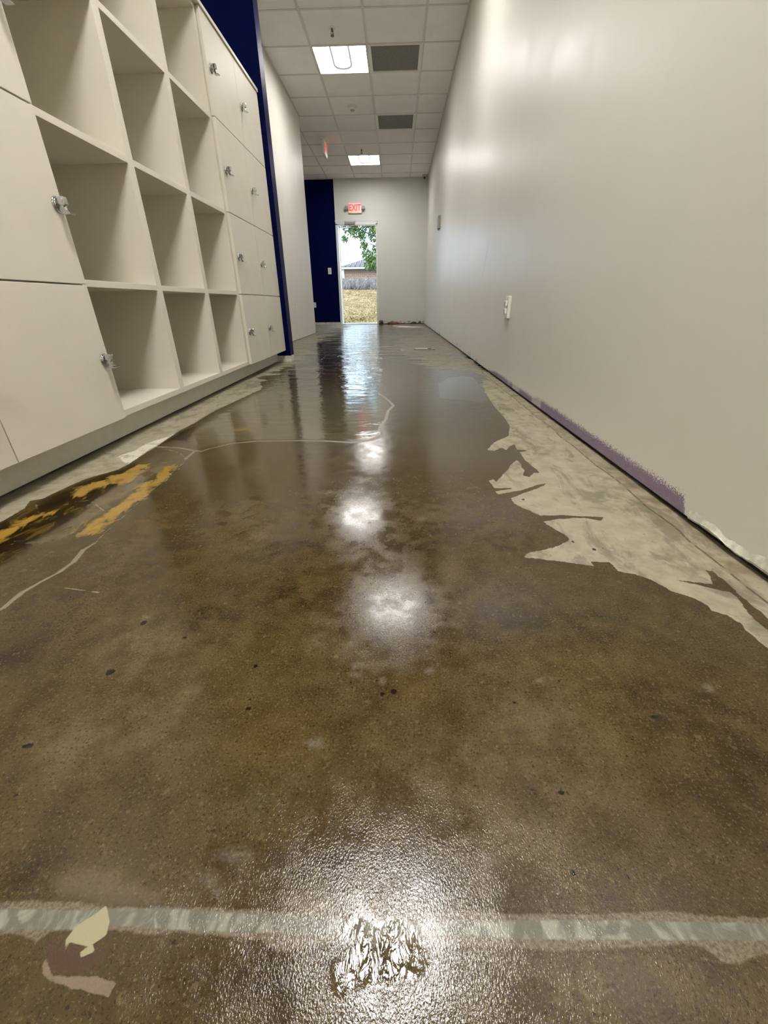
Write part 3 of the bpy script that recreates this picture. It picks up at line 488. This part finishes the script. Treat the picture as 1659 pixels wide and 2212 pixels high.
# right wall box and outlet
t=empty('wall_sensor_box',(XR,7.86,1.60),'small grey beige box high on the right wall near the far end','sensor')
f=MB(); f.box(-.042,0,-.07,.07,-.085,.085,bev=.006); link('cover',f.mesh('cover'),simple('beige_box',(.34,.335,.29),.5),t)
f=MB(); f.box(-.030,-.012,-.05,.05,-.097,-.085,bev=.002); link('base_clip',f.mesh('base_clip'),M['darkmetal'],t)
def outlet(loc,rotz,label,scale=1.,grp='wall power outlets'):
    t=empty('wall_outlet',loc,label,'outlet',grp); t.rotation_euler=(0,0,rotz)
    # local: +Y out of wall
    f=MB(); f.box(-.036,.036,0,.007,-.058,.058,bev=.0025); link('cover_plate',f.mesh('cover_plate'),M['plastic'],t)
    for s in (-1,1):
        f=MB(); f.box(-.017,.017,.0068,.012,s*.020-.0145,s*.020+.0145,bev=.004); o=link('receptacle',f.mesh('receptacle'),M['plastic'],t)
        f=MB(); f.box(-.0075,-.0050,.0118,.0124,s*.020-.002,s*.020+.007); f.box(.0050,.0075,.0118,.0124,s*.020-.002,s*.020+.006); f.cyl((0,.0121,s*.020-.008),.0026,.0006,'y',seg=12)
        link('slots',f.mesh('slots'),M['dark'],o)
    return t
o_=outlet((XR,2.787,.437),math.pi/2,'white power outlet plate low on the right wall'); o_.scale=(1,2.4,1.05)
outlet((XL,6.60,.44),-math.pi/2,'white power outlet low on the left white wall beyond the blue column')
outlet((-2.065,YF,.452),math.pi,'white outlet on the far blue wall peeping past the white wall end')
t=empty('light_switch',(-1.633,YF,1.183),'white light switch on the blue wall beside the door','light switch')
f=MB(); f.box(-.042,.042,-.008,0,-.066,.066,bev=.003); link('cover_plate',f.mesh('cover_plate'),M['plastic'],t)
f=MB(); f.box(-.017,.017,-.013,-.007,-.033,.033,bev=.003); link('rocker',f.mesh('rocker'),simple('rocker_cream',(.62,.60,.50),.35),t)
# ---------------- door ----------------
d=empty('door_1',(0,YF,0),None,None,kind='structure')
f=MB()
for b in ((DX0,DX0+.058,-.012,.13,0,DZ-.05),(DX1-.042,DX1,-.012,.13,0,DZ-.05),(DX0,DX1,-.012,.13,DZ-.085,DZ)): f.box(*b,bev=.004)
f.box(DX0-.01,DX1+.012,-.02,-.0,DZ-.012,DZ+.006,bev=.003)
link('door_frame',f.mesh('door_frame'),M['alu'],d)
B('threshold',simple('threshold_metal',(.72,.72,.70),.35,.3),d,(DX0+.05,DX1-.04,-.0,.14,0,.018),bev=.004)
cl=MB(); cl.box(-1.20,-.985,-.062,-.012,2.105,2.15,bev=.006); cl.box(-1.215,-1.198,-.064,-.010,2.085,2.158); cl.box(-.988,-.972,-.064,-.010,2.085,2.158)
co_=link('door_closer',cl.mesh('door_closer'),simple('closer_grey',(.26,.26,.25),.4,.4),d)
ar=MB(); ar.tube([(-1.115,-.04,2.10),(-1.11,-.045,2.075),(-1.04,.0,2.07),(-.93,.06,2.078),(-1.25,.30,2.08)],.010,8)
link('closer_arm',ar.mesh('closer_arm'),M['darkmetal'],co_)
# open leaf, swung outward
lf=empty('door_leaf',(DX0+.052,.135,.02),None,None); lf.parent=d; lf.rotation_euler=(0,0,math.radians(97))
fr=MB()
for b in ((0,.06,-.022,.022,0,2.06),(.82,.88,-.022,.022,0,2.06),(.06,.82,-.022,.022,0,.12),(.06,.82,-.022,.022,1.98,2.06)): fr.box(*b,bev=.003)
link('leaf_frame',fr.mesh('leaf_frame'),M['alu'],lf)
gl=NT('clear_glass'); gl.set(col=(.95,.98,.97),rough=.02,tr=1.,ior=1.45)
B('glass',gl.m,lf,(.06,.82,-.003,.003,.12,1.98))
# ---------------- lockers ----------------
XF=-1.0; DT=.018; XC=-1.0185; XB=XL
SEAM=[.0975,.5285,.960,1.389,1.809]
def latch_mesh():
    m=MB()
    m.cyl((.002,0,.001),.0205,.004,'x',seg=28)
    m.cyl((.0055,0,.001),.0175,.003,'x',seg=28,r2=.0165)
    m.box(.006,.031,-.0085,.0085,-.003,.020,bev=.005,seg=4)
    m.cyl((.020,0,.010),.0055,.0185,'y',seg=18)
    m.prism([(.012,-.002),(.022,-.002),(.024,-.012),(.030,-.020),(.021,-.022),(.014,-.012)],'y',-.006,.006)
    m.box(.017,.041,-.0115,.0115,-.0245,-.0212,bev=.0014)
    return m.mesh('latch')
LAT=latch_mesh(); LAT.materials.append(M['chrome'])
def door_mesh(w,h):
    return MB().box(-DT,0,-w/2,w/2,-h/2,h/2,bev=.0012).mesh('door')
DOORS={}
def lockers(y0,ncol,side,label,missing=()):
    W=.4825; L=ncol*W
    t=empty('locker_cabinet',(XC,y0,0),label,'locker cabinet','white locker cabinets')
    c=MB(); D_=XB-XC+.003
    c.box(D_,0,0,.018,SEAM[0],1.809); c.box(D_,0,L-.018,L,SEAM[0],1.809)
    for k in range(1,ncol): c.box(D_,0,k*W-.009,k*W+.009,SEAM[0],1.809)
    for z in SEAM[:-1]: c.box(D_,0,.018,L-.018,z if z==SEAM[0] else z-.009,z+.018 if z==SEAM[0] else z+.009)
    c.box(D_,0,.018,L-.018,1.791,1.809); c.box(D_,D_+.006,.0,L,SEAM[0],1.809)
    link('carcass',c.mesh('carcass'),M['lam_in'],t)
    B('top_panel',M['lam'],t,(D_,.026,-.0,L,1.8105,1.8285),bev=.001)
    for k in range(ncol):
        for r in range(4):
            w=W-.0032; h=SEAM[r+1]-SEAM[r]-.004
            key=(round(h,3),)
            if key not in DOORS:
                DOORS[key]=door_mesh(w,h); DOORS[key].materials.append(M['lam'])
            dz=(SEAM[r+1]+SEAM[r])/2
            if r==0: dz=dz
            o=link('door',DOORS[key],None,t,loc=(-XC+XF,(k+.5)*W,dz))
            l=link('latch',LAT,None,o,loc=(.0,side*(w/2-.050 if side<0 else w/2-.024),SEAM[r]+.205-dz))
            l['label']='chrome padlock latch'
    return t
lockers(.5105,2,1,'white locker cabinet with closed doors at the near left edge')
lockers(2.9435,2,-1,'white locker cabinet with eight closed doors beside the blue column')
# open cubbies between them
t=empty('cubby_shelf',(XC,1.4785,0),'white open cubby shelf unit with empty square compartments between the two locker cabinets','shelf unit')
L=2.9395-1.4785; D_=XB-XC+.003; Wc=L/3
def cb(name,*b): return B(name,M['lam'],t,*b,bev=.0008)
cb('side_panel',(D_,0,0,.021,.0985,1.809)); cb('side_panel',(D_,0,L-.021,L,.0985,1.809))
cb('divider',(D_,0,Wc-.021,Wc+.021,.1205,1.787)); cb('divider',(D_,0,2*Wc-.021,2*Wc+.021,.1205,1.787))
cb('bottom_panel',(D_,0,.021,L-.021,.0985,.1205)); cb('top_panel',(D_,.0,.021,L-.021,1.787,1.809)); cb('cap_panel',(D_,.026,0,L,1.8105,1.8285))
for k in range(3):
    for z in (.5245,.9480,1.3730):
        cb('shelf',(D_,0,.021 if k==0 else k*Wc+.021,L-.021 if k==2 else (k+1)*Wc-.021,z,z+.021))
B('back_panel',M['lam_in'],t,(D_,D_+.006,.021,L-.021,.1205,1.787))
B('cabinet_plinth',M['plinth'],None,(XB+.002,-1.085,.51,3.922,.006,.0965),label='long grey plinth under the lockers and cubbies',cat='plinth')
# ---------------- floor items ----------------
t=empty('floor_box',(.312,5.0,0),'flush metal floor box cover in the pale patch near the right wall','floor box')
f=MB()
for b in ((-.115,.115,-.125,-.108),(-.115,.115,.108,.125),(-.115,-.098,-.108,.108),(.098,.115,-.108,.108)): f.box(*b,.001,.006)
link('frame',f.mesh('frame'),M['darkmetal'],t)
B('lid',simple('lid_metal',(.36,.35,.30),.45,.3),t,(-.096,.096,-.106,.106,.001,.004)); B('handle_slot',M['dark'],t,(.04,.085,-.04,.04,.004,.0055))
# debris along the far wall
def debris(name,x,y,z,sx,sy,sz,mat,label,seed):
    m=MB(); r=random.Random(seed); bmesh.ops.create_icosphere(m.bm,subdivisions=2,radius=1)
    for v in m.bm.verts:
        k=1+r.uniform(-.35,.35); v.co=Vector((v.co.x*sx*k,v.co.y*sy*k,(v.co.z*sz*k)+sz))
    o=link(name,m.mesh(name),mat,loc=(x,y,z)); tag(o,label,'debris'); return o
M['brick']=simple('brown_red_rubble',(.30,.14,.09),.9,var=.4,scale=60); M['rub2']=simple('dark_rubble',(.10,.08,.06),.9,var=.4,scale=60)
debris('plaster_debris',-.08,11.375,.001,.13,.030,.030,M['brick'],'reddish brown crumbled debris heap at the foot of the far wall',3)
debris('plaster_debris',-.40,11.38,.001,.045,.03,.045,M['rub2'],'dark rubble by the right door jamb on the floor',4)
debris('plaster_debris',.42,11.38,.001,.07,.03,.022,M['rub2'],'small dark rubble near the far right corner',6)
# torn wallpaper edge at the base of the right wall
tp=MB(); r=random.Random(5); ys=np.linspace(.30,.86,60); prev=None
for k,yy in enumerate(ys):
    hh=.010+.004*math.sin(k*.23)+.0025*math.sin(k*.9)+.003*r.random(); th=.0015+.0007*math.sin(k*.31)+.001*r.random(); lo=.013+.003*math.sin(k*.4)+.002*r.random()
    q=[tp.bm.verts.new(v) for v in ((XR,yy,lo+hh+.008),(XR-th,yy,lo+hh*.8),(XR-th*1.6,yy,lo+.004),(XR-.001,yy,lo))]
    if prev:
        for a in range(3): tp.bm.faces.new((prev[a],prev[a+1],q[a+1],q[a]))
        tp.bm.faces.new((prev[3],prev[0],q[0],q[3]))
    prev=q
o=link('trim_1',tp.mesh('trim_1'),M['base_raw'],kind='structure')
# ---------------- outdoors ----------------
def gz(x,y):
    y0=12.1; 
    if y<y0: return -.02
    s=min(1,(y-y0)/8.0); z=-.02+1.06*s
    if y>20.1: z+= .085*(min(y,30)-20.1)
    return z+.012*(x+1.5)*min(1,(y-y0)/5)+.02*math.sin(x*2.1+y*1.3)
gm_=MB(); xs=np.linspace(-14,12,66); ysn=np.concatenate([np.linspace(YF+.14,22,70),np.linspace(22.5,60,50)])
V=[[gm_.bm.verts.new((x,y,gz(x,y)-.01)) for x in xs] for y in ysn]
for a in range(len(ysn)-1):
    for b in range(len(xs)-1): gm_.bm.faces.new((V[a][b],V[a][b+1],V[a+1][b+1],V[a+1][b]))
def soil():
    t=NT('dry_lawn'); p=t.pos(); n=t.noise(t.mapv(p,(1,.55,1)),5,6,.72); n2=t.noise(p,1.3,4); n3=t.noise(p,40,4,.7); x,y,z=t.xyz(p)
    c=t.mix(t.mr(n,.35,.62),(.08,.056,.022),(.27,.195,.095)); c=t.mix(t.mr(n2,.40,.65,0,.7),c,(.30,.23,.12)); c=t.mix(t.mr(n3,.32,.44,.7,0),c,(.07,.05,.022))
    c=t.mix(t.mr(y,12.0,12.7,1.,0.),c,(.32,.26,.18))
    t.set(col=c,rough=1.,spec=.1); t.bump(n3,.04); return t.m
link('ground',gm_.mesh('ground'),soil(),kind='structure')
def tufts(name,n,xr,yr,hgt,w,mats,label,cat,lean=.5):
    m=MB(); r=random.Random(hash(name)%999 if False else len(name))
    for _ in range(n):
        y=yr[0]+(yr[1]-yr[0])*r.random()**1.2; x=r.uniform(*xr)*(y/16)-0.075*(y-16); z=gz(x,y)-.02
        a=r.uniform(0,6.28); h=hgt*r.uniform(.4,1.2); l=h*lean*r.uniform(-1,1); l2=h*lean*r.uniform(-1,1); ww=w*r.uniform(.5,1.3)
        dx,dy=ww*math.cos(a),ww*math.sin(a)
        v=[m.bm.verts.new(q) for q in ((x-dx,y-dy,z),(x+dx,y+dy,z),(x+l*.6+dx*.6,y+l2*.6+dy*.6,z+h*.65),(x+l,y+l2,z+h),(x+l*.6-dx*.6,y+l2*.6-dy*.6,z+h*.65))]
        f=m.bm.faces.new(v); f.material_index=r.randrange(len(mats))
    return link(name,m.mesh(name),mats,label=label,cat=cat,kind='stuff')
gA=simple('straw',(0.2592,0.1764,0.0612),.9,var=.2); gB=simple('straw_pale',(0.3456,0.2520,0.1008),.9,var=.2); gC=simple('straw_dark',(0.0864,0.0576,0.0216),.9,var=.2)
tufts('dry_grass',9000,(-2.6,.6),(12.3,20.3),.035,.016,[gA,gB,gB,gA,gC],'sparse yellow dry grass on the slope outside the door','grass')
bA=simple('brush_grey',(0.2160,0.1800,0.1584),.9,var=.2); bB=simple('brush_lilac',(0.2880,0.2376,0.2160),.9,var=.2); bC=simple('brush_brown',(0.0936,0.0684,0.0504),.9,var=.2)
tufts('dry_brush',9000,(-3.0,.8),(20.0,27.5),.27,.016,[bA,bB,bB,bA,bC],'pale grey dry brush along the top of the slope','brush',.9)
# brick building with metal roof
t=empty('building',(0,45,1.9),'low brick building with a grey metal roof behind the slope','building')
def brick():
    q=NT('brick_wall'); b=q.n.new('ShaderNodeTexBrick'); q.lk(q.mapv(q.obj(),(1,1,1)),b.inputs['Vector'])
    p=q.obj(); x,y,z=q.xyz(p); q.lk(q.comb(x,z,0.),b.inputs['Vector']); b.inputs['Scale'].default_value=1.; b.inputs['Brick Width'].default_value=.4; b.inputs['Row Height'].default_value=.14; b.inputs['Mortar Size'].default_value=.02
    b.inputs['Color1'].default_value=(.24,.10,.058,1); b.inputs['Color2'].default_value=(.20,.08,.047,1); b.inputs['Mortar'].default_value=(.27,.20,.145,1)
    q.set(col=b.outputs['Color'],rough=.9); return q.m
B('wall',brick(),t,(-5.1,7.5,0,10,-.6,1.5)); B('soffit_band',simple('soffit_grey',(0.1152,0.0936,0.0792),.8),t,(-5.1,7.5,-.03,10.05,1.18,1.5))
B('fascia',simple('fascia_white',(0.3600,0.3312,0.3024),.5),t,(-5.45,7.85,-.5,10.5,1.5,1.68))
B('corner_post',simple('post_white',(0.5400,0.5256,0.5040),.6),t,(-5.2,-5.05,-.12,.04,-.4,1.5))
rf=MB(); a=[(-5.5,-.55,1.68),(7.9,-.55,1.68),(7.9,10.55,1.68),(-5.5,10.55,1.68)]; rg=[(0.1,5,3.62),(2.4,5,3.62)]
v=[rf.bm.verts.new(q) for q in a+rg]
for ff in ((0,1,5,4),(1,2,5),(2,3,4,5),(3,0,4),(0,3,2,1)): rf.bm.faces.new([v[k] for k in ff])
link('roof',rf.mesh('roof'),simple('metal_roof',(0.050,0.046,0.052),.95,.0),t)
sm_m=simple('roof_seam_dark',(.05,.048,.05),.5)
for k in range(30):
    x=-5.3+k*.45
    f_=min(1,(x+5.5)/5.6) if x<.1 else (1 if x<2.4 else (7.9-x)/5.5)
    sm=MB(); sm.tube([(x,-.55,1.70),(x,-.55+5.55*f_,1.70+1.94*f_)],.035,6)
    link('roof_seam',sm.mesh('roof_seam'),sm_m,t)
def pole(x,y,z0,z1,r,label):
    m=MB(); m.cyl((0,0,(z0+z1)/2),r,z1-z0,seg=10); m.box(-.5*r*4,.5*r*4,-r,r,z1-.3,z1-.2)
    o=link('utility_pole',m.mesh('utility_pole'),M['darkmetal'],loc=(x,y,0)); tag(o,label,'pole','distant poles')
pole(-6.85,58,2,10,.07,'dark thin pole standing behind the left end of the brick building')
pole(-5.94,58,2,6.15,.03,'thin short mast rising behind the metal roof')
# tree
t=empty('tree',(0,18,0),'leafy green tree overhanging the slope outside the door','tree')
BK=simple('bark',(0.1152,0.0936,0.0720),.9,var=.3)
tr=MB(); 
tr.tube([(-.15,0,.8),(-.2,.05,1.4),(-.35,.0,2.0),(-.5,.05,2.6),(-.7,.1,3.3),(-.8,.1,4.2)],[.11,.095,.08,.065,.05,.03])
br=[[(-.35,0,2.0),(-.75,-.1,2.35),(-1.05,-.15,2.45)],[(-.5,.05,2.6),(-1.0,.1,2.75),(-1.45,.05,2.95)],[(-.6,.08,2.9),(-1.2,0,3.2),(-1.9,.05,3.15)],[(-.7,.1,3.3),(-1.3,.1,3.6),(-2.0,.1,3.5)],[(-.35,0,2.),(.2,.1,2.6),(.8,.1,3.1)],[(-.25,0,1.6),(-.7,0,1.75),(-1.0,0,1.85)],[(-.7,.1,3.3),(-.2,.1,3.9),(.4,.1,4.3)]]
for b in br: tr.tube(b,[.04,.025,.012],8)
link('trunk',tr.mesh('trunk'),BK,t)
cl_=[(-1.75,3.05,.30),(-2.05,3.15,.18),(-1.3,3.12,.28),(-.85,3.05,.34),(-.8,2.75,.30),(-1.55,2.82,.22),(-1.95,2.62,.13),(-1.3,2.70,.16),(-1.25,2.42,.16),(-1.12,2.12,.22),(-.85,1.95,.32),(-1.05,1.80,.22),(-.8,2.3,.15),(-.6,1.75,.35),(-.2,2.4,.4),(.3,2.9,.5),(.7,3.3,.5),(0,3.9,.6),(-.7,4.0,.6),(-1.4,3.8,.5),(-2.0,3.7,.4),(.4,4.4,.5),(-.4,3.3,.45)]
lm=MB(); r=random.Random(9)
for (x,z,R_) in cl_:
    for _ in range(int(520*R_*R_/.1)+40):
        while True:
            q=Vector((r.uniform(-1,1),r.uniform(-1,1),r.uniform(-1,1)))
            if q.length<1: break
        c=Vector((x,.1,z))+q*R_*Vector((1,1.3,1)).length/1.9; c.y=.1+q.y*R_*1.6
        n=Vector((r.uniform(-1,1),r.uniform(-1,1),r.uniform(-.2,1))).normalized(); a=n.orthogonal().normalized(); b=n.cross(a); s=r.uniform(.02,.045)
        f=lm.bm.faces.new([lm.bm.verts.new(c+a*s*1.5),lm.bm.verts.new(c+b*s*.6),lm.bm.verts.new(c-a*s*1.5),lm.bm.verts.new(c-b*s*.6)]); f.material_index=r.choice([0,0,1,2])
link('foliage',lm.mesh('foliage'),[simple('leaf_green',(0.079,0.126,0.026),.6,var=.2),simple('leaf_light',(0.173,0.239,0.043),.6,var=.2),simple('leaf_dark',(0.036,0.069,0.024),.6,var=.2)],t)
# ---------------- world, sun, camera ----------------
w=bpy.data.worlds.new('World'); SC.world=w; w.use_nodes=True; nt=w.node_tree; bg=nt.nodes['Background']
tc=nt.nodes.new('ShaderNodeTexCoord'); no=nt.nodes.new('ShaderNodeTexNoise'); no.inputs['Scale'].default_value=3; no.inputs['Detail'].default_value=5
nt.links.new(tc.outputs['Generated'],no.inputs['Vector']); rp=nt.nodes.new('ShaderNodeMapRange'); nt.links.new(no.outputs[0],rp.inputs[0]); rp.inputs[1].default_value=.35; rp.inputs[2].default_value=.6
mx=nt.nodes.new('ShaderNodeMix'); mx.data_type='RGBA'; nt.links.new(rp.outputs[0],mx.inputs[0]); mx.inputs[6].default_value=(.52,.74,1,1); mx.inputs[7].default_value=(.66,.83,1,1)
nt.links.new(mx.outputs[2],bg.inputs[0]); bg.inputs[1].default_value=6.5
sl=bpy.data.lights.new('sun','SUN'); sl.energy=7; sl.angle=math.radians(3); sl.color=(1,.90,.74)
so=bpy.data.objects.new('sun',sl); COL.objects.link(so); so.rotation_euler=(math.radians(-38),math.radians(-30),0); so.location=(0,20,12)
def rotm(yaw,pitch,roll):
    f=Vector((math.sin(yaw)*math.cos(pitch),math.cos(yaw)*math.cos(pitch),-math.sin(pitch))); r=Vector((math.cos(yaw),-math.sin(yaw),0)); u=r.cross(f)
    return r*math.cos(roll)+u*math.sin(roll), -r*math.sin(roll)+u*math.cos(roll), f
cf=(879.512148,-0.033522,0.473066,-0.011796,0.465238)
Rv,Uv,Fv=rotm(*cf[1:4])
cam=bpy.data.cameras.new('camera'); cam.sensor_fit='HORIZONTAL'; cam.sensor_width=36; cam.lens=36*cf[0]/1659; cam.clip_start=.01; cam.clip_end=300
co_=bpy.data.objects.new('camera',cam); COL.objects.link(co_)
co_.matrix_world=Matrix(((Rv.x,Uv.x,-Fv.x,0),(Rv.y,Uv.y,-Fv.y,0),(Rv.z,Uv.z,-Fv.z,cf[4]),(0,0,0,1)))
SC.camera=co_
SC.view_settings.view_transform='Standard'; SC.view_settings.look='None'; SC.view_settings.gamma=1; SC.view_settings.use_curve_mapping=False
SC.view_settings.exposure=0.0
SC.cycles.max_bounces=10; SC.cycles.diffuse_bounces=6; SC.cycles.glossy_bounces=5
SC.cycles.sample_clamp_indirect=6
SC.cycles.caustics_reflective=False; SC.cycles.caustics_refractive=False
